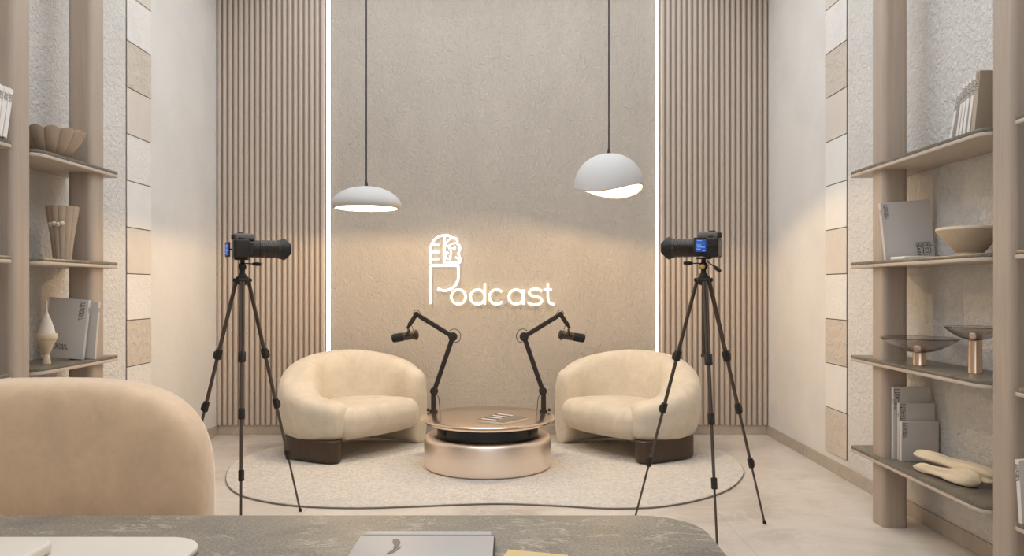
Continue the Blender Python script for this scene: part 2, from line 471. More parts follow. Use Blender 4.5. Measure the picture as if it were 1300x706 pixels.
# ================================================================== pendant lamps
def bulb_light(name, loc, e, r):
    l = bpy.data.lights.new(name, 'POINT'); l.energy = e; l.shadow_soft_size = r; l.color = (1, .68, .36)
    o = bpy.data.objects.new(name, l); COL.objects.link(o); o.location = loc; return o
def pendant_left():
    c = Vector((-1.061, 5.8, 0))
    r = thing('pendant_lamp', 'flat round white pendant lamp hanging above the left armchair', 'pendant lamp', (c.x, c.y, 2.048), 'white pendant lamps')
    prof = [(0.004, 2.048), (.05, 2.046), (.11, 2.036), (.17, 2.014), (.215, 1.984), (.243, 1.952), (.255, 1.925), (.254, 1.905), (.247, 1.892), (.236, 1.886), (.226, 1.887)]
    inn = [(.224, 1.895), (.228, 1.915), (.226, 1.935), (.222, 1.96), (.18, 1.99), (.11, 2.018), (.004, 2.03)]
    m = MB(); m.lathe(prof+inn, c, 72); m.build('shade', M['shade'], r)
    m = MB(); m.lathe([(.004, 1.958), (.17, 1.958), (.176, 1.954), (.17, 1.95), (.004, 1.95)], c, 56); m.build('diffuser', M['diffuser'], r)
    m = MB(); m.tube([c+Vector((0, 0, 2.07)), c+Vector((0, 0, ZC-.03))], .0055, 10); m.build('cord', M['cord'], r)
    m = MB(); m.lathe([(.001, 2.046), (.016, 2.047), (.013, 2.058), (.007, 2.085), (.001, 2.086)], c, 20); m.build('cord_grip', M['cord'], r)
    m = MB(); m.lathe([(.001, ZC-.03), (.05, ZC-.03), (.055, ZC-.001), (.001, ZC-.001)], c, 32); m.build('ceiling_rose', M['shade'], r)
    bulb_light('bulb_of_flat_pendant', c+Vector((0, 0, 1.918)), 38, .022)
def pendant_right():
    c = Vector((.725, 5.8, 0))
    r = thing('pendant_lamp', 'domed white pendant lamp with a wavy rim hanging above the right armchair', 'pendant lamp', (c.x, c.y, 2.29), 'white pendant lamps')
    def zr(a): return 2.022+.031*math.cos(2*(a+math.radians(25)))
    n = 96; K = 16; vs = []; m = MB()
    rings_o, rings_i = [], []
    for j in range(K+1):
        t = j/K; ro, ri = [], []
        for i in range(n):
            a = 2*PI*i/n; ph = t*PI/2
            z1 = zr(a)
            ro.append(Vector((c.x+.256*math.sin(ph)**.92*math.cos(a) if t else c.x+.001*math.cos(a), c.y+(.256*math.sin(ph)**.92 if t else .001)*math.sin(a), z1+(2.29-z1)*math.cos(ph))))
            ri.append(Vector((c.x+(.246*math.sin(ph)**.92 if t else .001)*math.cos(a)*(1-.06*t**8), c.y+(.246*math.sin(ph)**.92 if t else .001)*math.sin(a)*(1-.06*t**8), z1+.001+(2.276-z1)*math.cos(ph))))
        rings_o.append(ro); rings_i.append(ri)
    m.loft(rings_o+[[ (a+b)/2-Vector((0, 0, .006)) for a, b in zip(rings_o[-1], rings_i[-1])]]+rings_i[::-1], cap=True)
    m.build('shade', M['shade'], r)
    m = MB(); m.lathe([(.002, 2.15), (.022, 2.147), (.036, 2.13), (.040, 2.11), (.034, 2.09), (.018, 2.078), (.002, 2.075)], c, 24); m.build('bulb', M['bulb'], r)
    m = MB(); m.lathe([(.002, 2.28), (.018, 2.278), (.018, 2.152), (.002, 2.152)], c, 20); m.build('lamp_holder', M['shade'], r)
    m = MB(); m.tube([c+Vector((0, 0, 2.31)), c+Vector((0, 0, ZC-.03))], .0055, 10); m.build('cord', M['cord'], r)
    m = MB(); m.lathe([(.001, 2.288), (.016, 2.289), (.013, 2.30), (.007, 2.328), (.001, 2.329)], c, 20); m.build('cord_grip', M['cord'], r)
    m = MB(); m.lathe([(.001, ZC-.03), (.05, ZC-.03), (.055, ZC-.001), (.001, ZC-.001)], c, 32); m.build('ceiling_rose', M['shade'], r)
    bulb_light('bulb_of_domed_pendant', c+Vector((0, 0, 2.058)), 38, .022)
pendant_left(); pendant_right()

# ================================================================== rug
pix = [(287, 605), (291, 617), (305, 627), (335, 635), (380, 641), (449, 643.5), (518, 641.7), (588, 639), (638, 638), (703, 640.3),
       (760, 643.5), (800, 643.8), (841, 641.5), (888, 633), (925, 620), (943, 603), (941, 590), (928, 578), (900, 568), (850, 561), (780, 559), (700, 562),
       (620, 564), (540, 562), (460, 559), (395, 561), (345, 568), (312, 579), (293, 591)]
ro = []
for px, py in pix:
    d = (H-.014)*1000/(py-366); ro.append(((px-648)/1000*d, d))
ro = spline(ro, 6, True)
rug = thing('rug', 'cream textured rug with a wavy outline under the armchairs and round table', 'rug', (-.16, 5.5, 0))
m = MB(); m.puff(ro, .0005, .014, .006, 0, 3); m.build('pile', M['rug'], rug)
m = MB(); m.tube([(x, y, .007) for x, y in ro], 0.0038, 8, closed=True); m.build('binding', M['rug_edge'], rug)
ZR = .014

# ================================================================== round table
CX = -.163; tc = Vector((CX-.002, 5.73, 0))
tb = thing('round_table', 'low round rose-metal coffee table between the two armchairs', 'coffee table', (tc.x, tc.y, ZR))
m = MB(); m.lathe([(.002, ZR+.0005), (.445, ZR+.0005), (.458, ZR+.012), (.460, .10), (.460, .205), (.455, .228), (.440, .242), (.418, .246), (.40, .240), (.385, .226), (.372, .205), (.367, .19), (.002, .19)], tc, 96)
m.build('drum_base', M['bronze_soft'], tb)
m = MB(); m.lathe([(.002, .191), (.366, .191), (.366, .325), (.002, .325)], tc, 96); m.build('core', M['black_core'], tb)
m = MB(); m.lathe([(.002, .326), (.375, .326), (.40, .322), (.44, .325), (.455, .334), (.458, .345), (.45, .352), (.47, .354), (.484, .358), (.488, .363), (.484, .369), (.47, .372), (.002, .372)], tc, 112)
m.build('tabletop', M['bronze'], tb)
ZT = .372
# magazine on the table
def quad_prism(m, c4, z0, z1, mi=0):
    vs = [Vector((*p, z0)) for p in c4]+[Vector((*p, z1)) for p in c4]
    m.add(vs, [[3, 2, 1, 0], [4, 5, 6, 7], [0, 1, 5, 4], [1, 2, 6, 5], [2, 3, 7, 6], [3, 0, 4, 7]], mi)
mg = thing('magazine', 'grey magazine with white and black zebra stripes lying on the round table', 'magazine', (-.05, 5.66, ZT))
def tp(px, py, z=ZT+.012): d = (H-z)*1000/(py-366); return ((px-648)/1000*d, d)
A, B, C_, D = tp(607, 533), tp(640, 536.5), tp(671, 530), tp(633, 524.5)
m = MB(); quad_prism(m, [A, B, C_, D], ZT+.0005, ZT+.012); m.build('pages', M['page'], mg)
def lerp2(u, v):  # u along A->D, v along A->B
    a = Vector(A)*(1-u)+Vector(D)*u; b = Vector(B)*(1-u)+Vector(C_)*u; return tuple(a*(1-v)+b*v)
m = MB(); quad_prism(m, [lerp2(-.01, -.01), lerp2(-.01, 1.01), lerp2(1.01, 1.01), lerp2(1.01, -.01)], ZT+.0122, ZT+.0142); m.build('cover', M['mag'], mg)
m = MB()
for k in range(7):
    u0 = .10+k*.125
    quad_prism(m, [lerp2(u0, .05), lerp2(u0+.03, .55), lerp2(u0+.09, .55), lerp2(u0+.06, .05)], ZT+.0143, ZT+.0147, k % 2)
m.build('stripes', [M['paper'], M['ink']], mg)

# ================================================================== armchairs
def armchair(sx, label):
    def mx(x): return x if sx > 0 else 2*CX-x
    r = thing('armchair', label, 'armchair', (mx(-1.30), 6.28, ZR), 'curved cream armchairs')
    # centre line (x, y), width, bottom, top, lean
    K = [(-1.335, 5.868, .255, .165, .455, 0), (-1.50, 5.925, .29, .160, .500, .0), (-1.625, 6.07, .31, .160, .575, .01),
         (-1.665, 6.30, .30, .150, .680, .03), (-1.575, 6.53, .27, .10, .752, .05), (-1.36, 6.69, .25, .045, .778, .05),
         (-1.12, 6.735, .24, .03, .748, .04), (-.93, 6.69, .23, ZR+.004, .695, .02), (-.815, 6.60, .22, ZR+.004, .635, .0)]
    S = spline(K, 7)
    def sect(c, tg, w, zb, zt, lean, sc_=1, nn=36, e=.62):
        nx, ny = -tg.y, tg.x; zc = (zb+zt)/2; hh = (zt-zb)/2; out = []
        for k in range(nn):
            a = 2*PI*k/nn; ca, sa = math.cos(a), math.sin(a)
            u = math.copysign(abs(ca)**e, ca)*w/2*sc_; v = math.copysign(abs(sa)**e, sa)*hh*sc_
            sh = lean*(v/hh)
            out.append(Vector((mx(c.x+nx*u+nx*sh), c.y+ny*u+ny*sh, zc+v)))
        return out
    rings = []; n = len(S)
    def tg(i):
        a = Vector(S[max(i-1, 0)][:2]); b = Vector(S[min(i+1, n-1)][:2]); return (b-a).normalized()
    t0 = tg(0); c0 = Vector(S[0][:2])
    for k in range(7, 0, -1):
        a = PI/2*k/7.3; rings.append(sect(c0-t0*.125*math.sin(a), t0, S[0][2], S[0][3], S[0][4], 0, math.cos(a)**.55))
    for i, s in enumerate(S): rings.append(sect(Vector(s[:2]), tg(i), s[2], s[3], s[4], s[5]))
    t1 = tg(n-1); c1 = Vector(S[-1][:2]); s = S[-1]
    for k in range(1, 8):
        a = PI/2*k/7.3; q = math.cos(a)**.55
        rg = sect(c1+t1*.10*math.sin(a), t1, s[2]*q, s[3], s[4]-(1-q)*.12-.004*k, 0); rings.append(rg)
    m = MB(); m.loft(rings)
    bk = m.build('backrest', M['velvet'], r, angle=80)
    so = [(-1.20, 5.80), (-1.02, 5.955), (-.86, 6.15), (-.755, 6.34), (-.76, 6.47), (-.88, 6.58), (-1.10, 6.63), (-1.35, 6.60), (-1.50, 6.46), (-1.545, 6.25), (-1.47, 6.02), (-1.33, 5.86)]
    so = [(mx(x), y) for x, y in spline(so, 7, True)]
    m = MB(); m.puff(so, .165, .408, .105, .028, 8); m.build('seat_cushion', M['velvet'], r, angle=80)
    lo = spline([(-1.69, 6.08), (-1.72, 5.99), (-1.66, 5.90), (-1.50, 5.80), (-1.34, 5.725), (-1.27, 5.735), (-1.245, 5.80), (-1.27, 5.90), (-1.40, 6.00), (-1.55, 6.10), (-1.64, 6.13)], 6, True)
    lo = [(mx(x), y) for x, y in lo]
    m = MB(); m.puff(lo, ZR+.001, .185, .012, 0, 5, rb=.035); m.build('leg_block', M['leg_wood'], r)
    return r
armchair(1, 'curved cream velvet armchair on a dark block leg left of the round table')
armchair(-1, 'curved cream velvet armchair on a dark block leg right of the round table')

# ================================================================== microphone arms
def mic_arm(sx, label):
    d0 = 5.93; c0 = 620.15
    def Q(px, py, dy=0): 
        p = P(px if sx > 0 else 2*c0-px, py, d0+dy); return p
    base = Q(550.3, 521.4); base.z = ZT
    r = thing('boom_stand', label, 'microphone arm', tuple(base), 'boom arms on the table')
    m = MB()
    b = Vector((base.x, base.y, ZT))
    m.lathe([(.002, .0005), (.030, .0005), (.032, .006), (.030, .014), (.019, .018), (.019, .125), (.016, .132), (.002, .133)], b, 28)
    m.box(b+Vector((-.042*sx-.008, -.012, .003)), b+Vector((-.042*sx+.012, .012, .022)), .003)
    m.build('base_clamp', M['arm_metal'], r)
    j1, j2, j3, j4 = Q(551.2, 496.5), Q(575, 427.6), Q(528.7, 399), Q(519.2, 413.5)
    def hub(p, rr, nm, w=.036):
        m = MB(); y = Vector((0, 1, 0)); m.tube([p-y*w/2*1.1, p-y*w/2, p-y*.012, p+y*.012, p+y*w/2, p+y*w/2*1.1], [rr*.7, rr, rr, rr, rr, rr*.7], 24)
        m.tube([p-y*(w/2+.006), p-y*w/2], [rr*.42, rr*.5], 16)
        m.build(nm, M['arm_metal'], r)
    hub(j1, .030, 'lower_joint'); hub(j2, .034, 'elbow_joint'); hub(j3, .020, 'upper_joint', .03)
    def bar(a, b_, w, h, nm):
        t = (b_-a); L = t.length; t.normalize(); y = Vector((0, 1, 0)); u = t.cross(y)
        m = MB()
        for off in (-1, 1):
            out = []
            for q in (a+t*.012, b_-t*.012):
                out.append([q+u*(x*w/2)+y*(z*h/2+off*.0) for x, z in ((-1, -.8), (-.8, -1), (.8, -1), (1, -.8), (1, .8), (.8, 1), (-.8, 1), (-1, .8))])
            if off > 0: m.loft(out)
        mm = Matrix((t, u, y)).transposed()
        m.box((a+b_)/2-y*h/2-Vector((L*.4, .003*1, .002)), (a+b_)/2-y*h/2+Vector((L*.4, .003, .002)), .001, 1, mat=None) if False else None
        m.tube([a+t*.03+u*w*.52, b_-t*.03+u*w*.52], .0032, 8); m.tube([a+t*.03-u*w*.52, b_-t*.03-u*w*.52], .0032, 8)
        m.build(nm, M['arm_metal'], r)
    bar(j1, j2, .028, .022, 'lower_arm'); bar(j2, j3, .028, .022, 'upper_arm')
    t = (j4-j3).normalized(); u = t.cross(Vector((0, 1, 0)))
    m = MB()
    m.loft([[q+u*(x*.016)+Vector((0, z*.013, 0)) for x, z in ((-1, -.7), (-.7, -1), (.7, -1), (1, -.7), (1, .7), (.7, 1), (-.7, 1), (-1, .7))] for q in (j3+t*.0, j4-t*.004)])
    m.tube([j4-t*.006, j4+t*.022], .011, 14)
    m.build('end_link', M['arm_metal'], r)
    # the cable that runs along the arm
    cb = [Q(553.5, 499, .02), Q(556.8, 505), Q(558, 514), Q(558.6, 521)]
    cb[-1].z = ZT+.003
    m = MB(); m.tube(spline([tuple(p) for p in cb], 6), .0026, 8); m.build('cable', M['cord'], r); m = MB()
    e = [Q(571, 420), Q(576, 417.8), Q(581.5, 419.5), Q(584.6, 425), Q(583.8, 431.5), Q(580, 434.5), Q(577, 434)]
    m.tube(spline([tuple(p) for p in e], 6), .0026, 8); m.build('cable', M['cord'], r); m = MB()
    e = [Q(524.5, 399), Q(526.3, 394.6), Q(529.5, 393.5), Q(532.5, 396), Q(534, 400)]
    m.tube(spline([tuple(p) for p in e], 6), .0026, 8); m.build('cable', M['cord'], r); m = MB()
    e = [Q(522, 412), Q(524, 417), Q(525, 422), Q(528, 425)]
    m.tube(spline([tuple(p) for p in e], 6), .0022, 8)
    m.build('cable', M['cord'], r)
    # the microphone itself, held in a yoke
    a = Q(529.2, 424.6, -.02); b_ = Q(498.5, 429.8, .03)
    k = thing('microphone', label.replace('boom arm clamped', 'microphone held by the boom arm').replace('black articulated ', 'black cylindrical '), 'microphone', tuple((a+b_)/2), 'microphones on boom arms')
    ax = (b_-a).normalized(); L = (b_-a).length
    def along(q): return a+ax*(L*q)
    m = MB(); m.tube([along(0), along(.03), along(.06), along(.45), along(.55)], [.026, .031, .031, .031, .029], 28); m.build('body', M['mic_body'], k)
    m = MB(); m.tube([along(.5), along(.56), along(.60), along(.93), along(.985), along(1.0)], [.029, .030, .032, .033, .030, .020], 28); m.build('windscreen', M['black_soft'], k)
    m = MB(); m.tube([along(-.04), along(-.02), along(0.0), along(.05)], [.020, .030, .0335, .0335], 28); m.build('end_cap', M['black'], k)
    m = MB(); z = ax.cross(Vector((0, 1, 0))).normalized(); z = z if z.z > 0 else -z
    top = j4+t*.022
    pts = [along(.42)+Vector((0, -.034, 0)), along(.36)+Vector((0, -.036, 0))+z*.02, along(.30)+Vector((0, -.028, 0))+z*.042, top, along(.30)+Vector((0, .028, 0))+z*.042, along(.36)+Vector((0, .036, 0))+z*.02, along(.42)+Vector((0, .034, 0))]
    m.tube(spline([tuple(p) for p in pts], 5), .0055, 8)
    for s_ in (-1, 1): m.tube([along(.42)+Vector((0, s_*.030, 0)), along(.42)+Vector((0, s_*.043, 0))], .010, 14)
    m.build('yoke', M['black'], k)
    m = MB(); q = along(.07)-z*.03; m.tube([q, q-z*.012], .006, 10); m.build('knob', M['mic_body'], k)
mic_arm(1, 'black articulated boom arm clamped to the left side of the round table')
mic_arm(-1, 'black articulated boom arm clamped to the right side of the round table')

# ================================================================== tripods and cameras
def tripod(hx, hy, feet, label, handles, knob):
    r = thing('tripod', label, 'tripod', (hx, hy, 0), 'camera tripods')
    zt = 1.352
    hub = Vector((hx, hy, zt))
    m = MB(); m.lathe([(.002, .028), (.018, .028), (.022, .018), (.034, .008), (.036, -.012), (.028, -.030), (.016, -.036), (.002, -.036)], hub, 28)
    m.build('spider', M['black'], r)
    for f in feet:
        F = Vector((f[0], f[1], 0)); dr = (Vector((F.x, F.y, 0))-Vector((hx, hy, 0))).normalized()
        T = hub+dr*.036+Vector((0, 0, -.008)); V = F-T
        leg = MB()
        q = (0, .305, .52, .745, 1)
        rad = (.0125, .0100, .0080, .0060)
        sd = dr.cross(Vector((0, 0, 1)))
        for k in range(4):
            a, b = T+V*q[k], T+V*(q[k+1]-(.008 if k == 3 else 0))
            if k == 0:
                for s_ in (-1, 1): leg.tube([a+sd*s_*.006, b+sd*s_*.006], .0078, 10)
            else: leg.tube([a, b], rad[k], 12)
        L = leg.build('leg', M['tripod'], r)
        vn = V.normalized()
        for k in (1, 2, 3):
            c = MB(); p = T+V*q[k]; w = (.021, .018, .0155)[k-1]
            c.tube([p-vn*.030, p-vn*.026, p+vn*.022, p+vn*.026], [w*.9, w, w, w*.75], 6)
            lv = p+dr*(w+.001); c.tube([lv-vn*.018, lv+vn*.016], [.008, .006], 6)
            c.build('leg_clamp', M['black'], L)
        c = MB(); c.tube([T+V*.985, T+V*.992, F+Vector((0, 0, .0005))], [.0075, .010, .009], 12); c.build('rubber_foot', M['black'], L)
        c = MB(); c.tube([T-sd*.020, T+sd*.020], .011, 14); c.build('pivot', M['black'], L)
    m = MB(); m.tube([hub-Vector((0, 0, .035)), hub-Vector((0, 0, .40))], .0105, 16); m.tube([hub-Vector((0, 0, .40)), hub-Vector((0, 0, .415))], .014, 16)
    m.build('centre_column', M['tripod'], r)
    m = MB(); h2 = hub+Vector((0, 0, .028))
    m.lathe([(.002, 0), (.014, 0), (.014, .02), (.020, .026), (.022, .04), (.018, .052), (.012, .058), (.012, .075), (.002, .076)], h2, 24)
    m.box(h2+Vector((-.038, -.022, .074)), h2+Vector((.038, .022, .083)), .002)
    hd = m.build('pan_head', M['black'], r)
    for (a, b) in handles:
        m = MB(); a = h2+Vector(a); b = h2+Vector(b); v = b-a
        m.tube([a, a+v*.55], .0032, 8); m.tube([a+v*.5, a+v*.56, a+v*.75, a+v*.97, b], [.004, .008, .0105, .009, .004], 14)
        m.build('handle', M['black'], r)
    if knob:
        m = MB(); p = h2+Vector(knob); m.tube([p, p+Vector((0, -.012, 0)), p+Vector((0, -.016, 0))], [.012, .012, .008], 16); m.build('knob', M['gold'], r)
    return h2.z+.083

def dslr(o, yaw, sx, label, screen):
    """camera pointing along +u; o = bottom centre; sx = +1 points right, -1 points left"""
    r = thing('camera', label, 'camera', tuple(o), 'cameras on tripods')
    u = Vector((sx*math.cos(yaw), math.sin(yaw), 0)); s = Vector((-math.sin(yaw)*sx, math.cos(yaw), 0))  # s = away from the viewer
    o = Vector(o)
    def W(a, b, c): return o+u*a+s*b+Vector((0, 0, c))
    def blk(m, a0, a1, b0, b1, c0, c1, bev=.006, taper=0):
        bm = bmesh.new(); bmesh.ops.create_cube(bm, size=1)
        for v in bm.verts: v.co = Vector((v.co.x*(a1-a0), v.co.y*(b1-b0)*(1-taper*(v.co.z > 0)), v.co.z*(c1-c0)))
        bmesh.ops.bevel(bm, geom=list(bm.edges), offset=bev, segments=3, profile=.5, affect='EDGES'); bm.verts.index_update()
        m.add([W(v.co.x+(a0+a1)/2, v.co.y+(b0+b1)/2, v.co.z+(c0+c1)/2) for v in bm.verts], [[v.index for v in f.verts] for f in bm.faces]); bm.free()
    zc = .052
    m = MB(); blk(m, -.050, .030, -.070, .068, 0, .100, .009)
    blk(m, .02, .052, -.070, -.028, .004, .090, .012)           # grip
    m.build('body', M['cam_body'], r)
    m = MB(); blk(m, -.053, -.046, -.06, .06, .008, .090, .003); m.build('back_panel', M['cam_grey'], r)
    m = MB(); blk(m, -.046, .062, -.030, .030, .098, .136, .011, .35); m.build('viewfinder_hump', M['cam_grey'], r)
    m = MB(); blk(m, -.058, -.044, -.020, .020, .100, .130, .005); m.build('eyecup', M['black'], r)
    m = MB(); blk(m, -.028, .004, -.012, .012, .134, .141, .002); m.build('hot_shoe', M['cam_ring'], r)
    for b in (-.048, .046):
        m = MB(); m.tube([W(-.01, b, .098), W(-.01, b, .110), W(-.01, b, .112)], [.014, .014, .011], 20); m.build('dial', M['cam_ring'], r)
    def rad(l): return [W(a, 0, zc) for a, _ in l], [q for _, q in l]
    m = MB(); p, q = rad([(.028, .038), (.034, .047), (.085, .048), (.090, .046)]); m.tube(p, q, 36); 
    m.build('lens_mount', M['cam_body'], r)
    m = MB(); l = [(.088, .046)]; a = .090
    for k in range(9):
        l += [(a, .0495), (a+.007, .0495), (a+.0078, .0465), (a+.0098, .0465)]; a += .0104
    l += [(a, .050), (a+.012, .0525)]
    p, q = rad(l); m.tube(p, q, 40); m.build('lens_rings', M['cam_ring'], r, angle=30)
    a0 = a+.010; n = 48; outer, inner, rim_o, rim_i = [], [], [], []
    for k in range(n):
        t = 2*PI*k/n; ln = .026+.032*min(1, 1.12*abs(math.cos(t)))**2.2
        ca, sa = math.cos(t), math.sin(t)
        outer.append(W(a0, .052*ca, zc+.052*sa)); R2 = .0535+.008*abs(sa)**3
        rim_o.append(W(a0+ln, R2*ca, zc+R2*sa)); rim_i.append(W(a0+ln, (R2-.003)*ca, zc+(R2-.003)*sa)); inner.append(W(a0+.003, .047*ca, zc+.047*sa))
    m = MB(); m.loft([outer, rim_o, rim_i, inner], cap=False); m.build('lens_hood', M['black'], r)
    m = MB(); p, q = rad([(a0-.002, .046), (a0+.004, .044), (a0+.006, .03), (a0+.007, .002)]); m.tube(p, q, 32); m.build('front_glass', M['glass_dark'], r)
    # fold-out screen
    c, nx, w, h = screen
    c = Vector(c)+o; nx = Vector(nx).normalized(); ux = Vector((0, 0, 1)).cross(nx).normalized(); up = nx.cross(ux)
    mt = Matrix((ux, nx, up)).transposed()
    m = MB(); m.box(c-Vector((w/2, .004, h/2)), c+Vector((w/2, .004, h/2)), .003, mat=mt); sp = m.build('fold_out_screen', M['black'], r)
    m = MB(); f = c+nx*.0043
    m.box(f-Vector((w*.42, .0004, h*.40)), f+Vector((w*.42, .0004, h*.40)), mat=mt); m.build('display', M['screen'], sp)
    m = MB()
    for k, (x0, x1, z) in enumerate(((-.30, .1, .30), (-.34, .30, .16), (-.34, .05, .04), (-.30, .32, -.10), (-.34, .0, -.22), (.12, .32, -.32))):
        g = c+nx*.0049+ux*(w*(x0+x1)/2)+up*(h*z)
        m.box(g-Vector((w*(x1-x0)/2, .0002, h*.022)), g+Vector((w*(x1-x0)/2, .0002, h*.022)), mat=mt)
    m.build('display_text', M['screen_line'], sp)
    m = MB(); hc = Vector(W(-.045, .066 if sx > 0 else -.068, zc)); 
    m.tube([hc-Vector((0, 0, .03)), hc+Vector((0, 0, .03))], .005, 10); m.tube([hc, c-nx*.003], .0045, 10); m.build('screen_hinge', M['black'], r)
h = tripod(-1.463, 4.30, [(-1.222, 4.585), (-1.848, 4.37), (-1.345, 3.93)], 'black camera tripod in front of the left armchair',
           [((.01, -.01, .055), (.112, -.03, .050))], None)
dslr((-1.462, 4.30, h+.0005), math.radians(24), 1, 'black camera with a long lens pointing right on the left tripod',
     ((-.098, .045, .050), (-.75, -.66, 0), .060, .082))
h = tripod(1.02, 4.16, [(1.403, 4.345), (.690, 4.395), (.99, 3.76)], 'black camera tripod with a yellow knob in front of the right armchair',
           [((-.01, -.01, .050), (-.112, -.03, .052)), ((.012, -.01, .066), (.078, -.05, .006))], (-.012, -.022, .034))
dslr((1.055, 4.16, h+.0005), math.radians(24), -1, 'black camera with a long lens pointing left on the right tripod',
     ((-.078, -.108, .056), (.22, -.97, 0), .072, .082))

# ================================================================== shelving units
ZS = (1.98, 1.45, .909, .38)
def unit(side, label):
    if side > 0:
        f = 1; xf, xw = 1.99, XR; p0, p1 = 2.019, 2.157; far = 4.62; pf = (4.267, 4.410); pn = (3.167, 3.315); near0 = 3.125; nend = 1.95
    else:
        f = -1; xf, xw = -2.296, XL; p0, p1 = -2.464, -2.326; far = 4.62; pf = (4.376, 4.522); pn = (3.680, 3.828); near0 = 3.645; nend = 2.6
    r = thing('shelving_unit', label, 'shelving unit', ((p0+p1)/2, (pf[0]+pn[1])/2, 0), 'wooden shelving units')
    for (y0, y1) in (pf, pn):
        m = MB(); m.puff(rrect(p0, y0, p1, y1, .028, 8), .0005, ZC-.001, .001, 0, 1); m.build('post', M['post'], r)
    xw2 = xw-f*.001
    for (ya, yb, ra, rb) in ((pn[1]+.0, far, .06, .02), (nend, near0, .01, .03)):
        for z in ZS:
            if side > 0: ol = rrect(xf, ya, xw2, yb, [ra, .004, .004, rb])
            else: ol = rrect(xw2, ya, xf, yb, [.004, ra, rb, .004])
            m = MB(); m.puff(ol, z-.034, z-.0175, .002, 0, 2); s = m.build('shelf', M['shelf'], r)
            m = MB(); m.puff(ol, z-.0172, z, .003, 0, 2); m.build('stone_top', M['stone'], s)
unit(1, 'pale wood shelving unit with dark stone shelves along the right wall')
unit(-1, 'pale wood shelving unit with dark stone shelves along the left wall')

# ------------------------------------------------------------------ books
def book(o, w, h, t, label, group, yaw=0, lean=0, tilt=0, spine='-x', cover='book', pagem='page', marks=()):
    """o = bottom centre; W across (local x), H up, T thick (local y); spine on local -x or +x.
       yaw about z, lean about local x, tilt about local y. marks: (kind, side, x, z, width, rotated)"""
    R = Matrix.Rotation(yaw, 3, 'Z') @ Matrix.Rotation(tilt, 3, 'Y') @ Matrix.Rotation(lean, 3, 'X')
    cs = [R @ Vector((a*w/2, b*t/2, 0)) for a in (-1, 1) for b in (-1, 1)]
    lift = -min(c.z for c in cs)+.0006
    o = Vector((o[0], o[1], o[2]+lift))
    r = thing('book', label, 'book', tuple(o), group)
    sg = -1 if spine == '-x' else 1
    def bx(m, a, b, bev=0):
        a = Vector(a); b = Vector(b); c = (a+b)/2; d = b-a
        m2 = MB(); m2.box(-d/2, d/2, bev, 1); m.add([o+R @ (v+c) for v in m2.v], m2.f)
    m = MB(); bx(m, (-w/2, -t/2, 0), (w/2, -t/2+.0022, h), .0007); bx(m, (-w/2, t/2-.0022, 0), (w/2, t/2, h), .0007)
    bx(m, (sg*w/2-.0012, -t/2, 0), (sg*w/2+.0012, t/2, h), .0007); m.build('cover', M[cover], r)
    m = MB(); bx(m, (-w/2+.003, -t/2+.0023, .003), (w/2-.003, t/2-.0023, h-.003)); m.build('pages', M[pagem], r)
    for (lines, side, x, z, ww, rot) in marks:
        if side == 'front': org = Vector((x, -t/2, z)); U, V = Vector((1, 0, 0)), Vector((0, 0, 1))
        elif side == 'spine': org = Vector((sg*(w/2+.0013), x, z)); U, V = Vector((0, -sg*-1, 0)) if sg > 0 else Vector((0, -1, 0)), Vector((0, 0, 1))
        if rot: U, V = -V if rot > 0 else V, U if rot > 0 else -U
        logo(o+R @ org, R @ U, R @ V, ww, lines, r)
    return r
Rd = math.radians
G = 'grey and white books on the right shelves'
# right, second shelf: big book against the post, thin one lying under it
book((2.135, 4.212, ZS[1]), .262, .305, .024, 'large grey book standing beside the shallow bowl on the right shelving unit', G, 0, Rd(-3), Rd(-4.5),
     marks=((L3D, 'front', .075, .045, .072, 0), (LUC, 'front', -.108, .255, .058, 1), (TD, 'spine', 0, .255, .024, 1)))
bk = MB(); bk.box((2.012, 4.02, ZS[1]+.0006), (2.17, 4.172, ZS[1]+.014), .002, 1)
tag(bk.build('booklet', M['paper']), 'thin white booklet lying flat at the foot of the large grey book', 'booklet')
# right, top shelf: a leaning row, spines towards the room
G1 = 'leaning books on the top right shelf'
ys = 3.700; info = (('first', 20, .225, .016), ('second', 15, .245, .018), ('third', 14, .25, .018), ('fourth', 13, .255, .02), ('fifth', 12, .26, .02))
labs = ('thin white book leaning furthest out, leftmost of the row on the top right shelf',
        'white leaning book, second from the left in the row on the top right shelf',
        'white leaning book, third from the left in the row on the top right shelf',
        'white leaning book, fourth from the left in the row on the top right shelf',
        'white leaning book next to the tan covered book on the top right shelf')
for (nm, ang, hh, tt), yb, lab in zip(info, (3.675, 3.620, 3.594, 3.566, 3.530), labs):
    book((2.135, yb, ZS[0]), .17, hh, tt, lab, G1, 0, Rd(ang), 0, cover='book_white', marks=((LUC, 'spine', 0, hh-.05, .05, 1),))
book((2.135, 3.485, ZS[0]), .18, .272, .030, 'tan covered book at the right end of the row on the top right shelf', G1, 0, Rd(9), 0, cover='book_tan', marks=((LUC, 'spine', 0, .225, .055, 1),))
# right, bottom shelf
book((2.160, 4.247, ZS[3]), .200, .388, .022, 'tallest grey book, at the back of the three on the lowest right shelf', G, 0, 0, 0,
     marks=((LUC, 'front', -.082, .325, .08, 1), (TD, 'spine', 0, .31, .022, 1)))
book((2.172, 4.219, ZS[3]), .190, .305, .022, 'middle sized grey book between two others on the lowest right shelf', G, 0, 0, 0,
     marks=((LUC, 'front', -.078, .25, .08, 1), (TD, 'spine', 0, .24, .022, 1)))
book((2.174, 4.190, ZS[3]), .196, .212, .024, 'smallest grey book, in front of the three on the lowest right shelf', G, 0, 0, 0,
     marks=((LUC, 'front', -.080, .165, .06, 1), (LUC, 'front', .055, .038, .065, 0)))
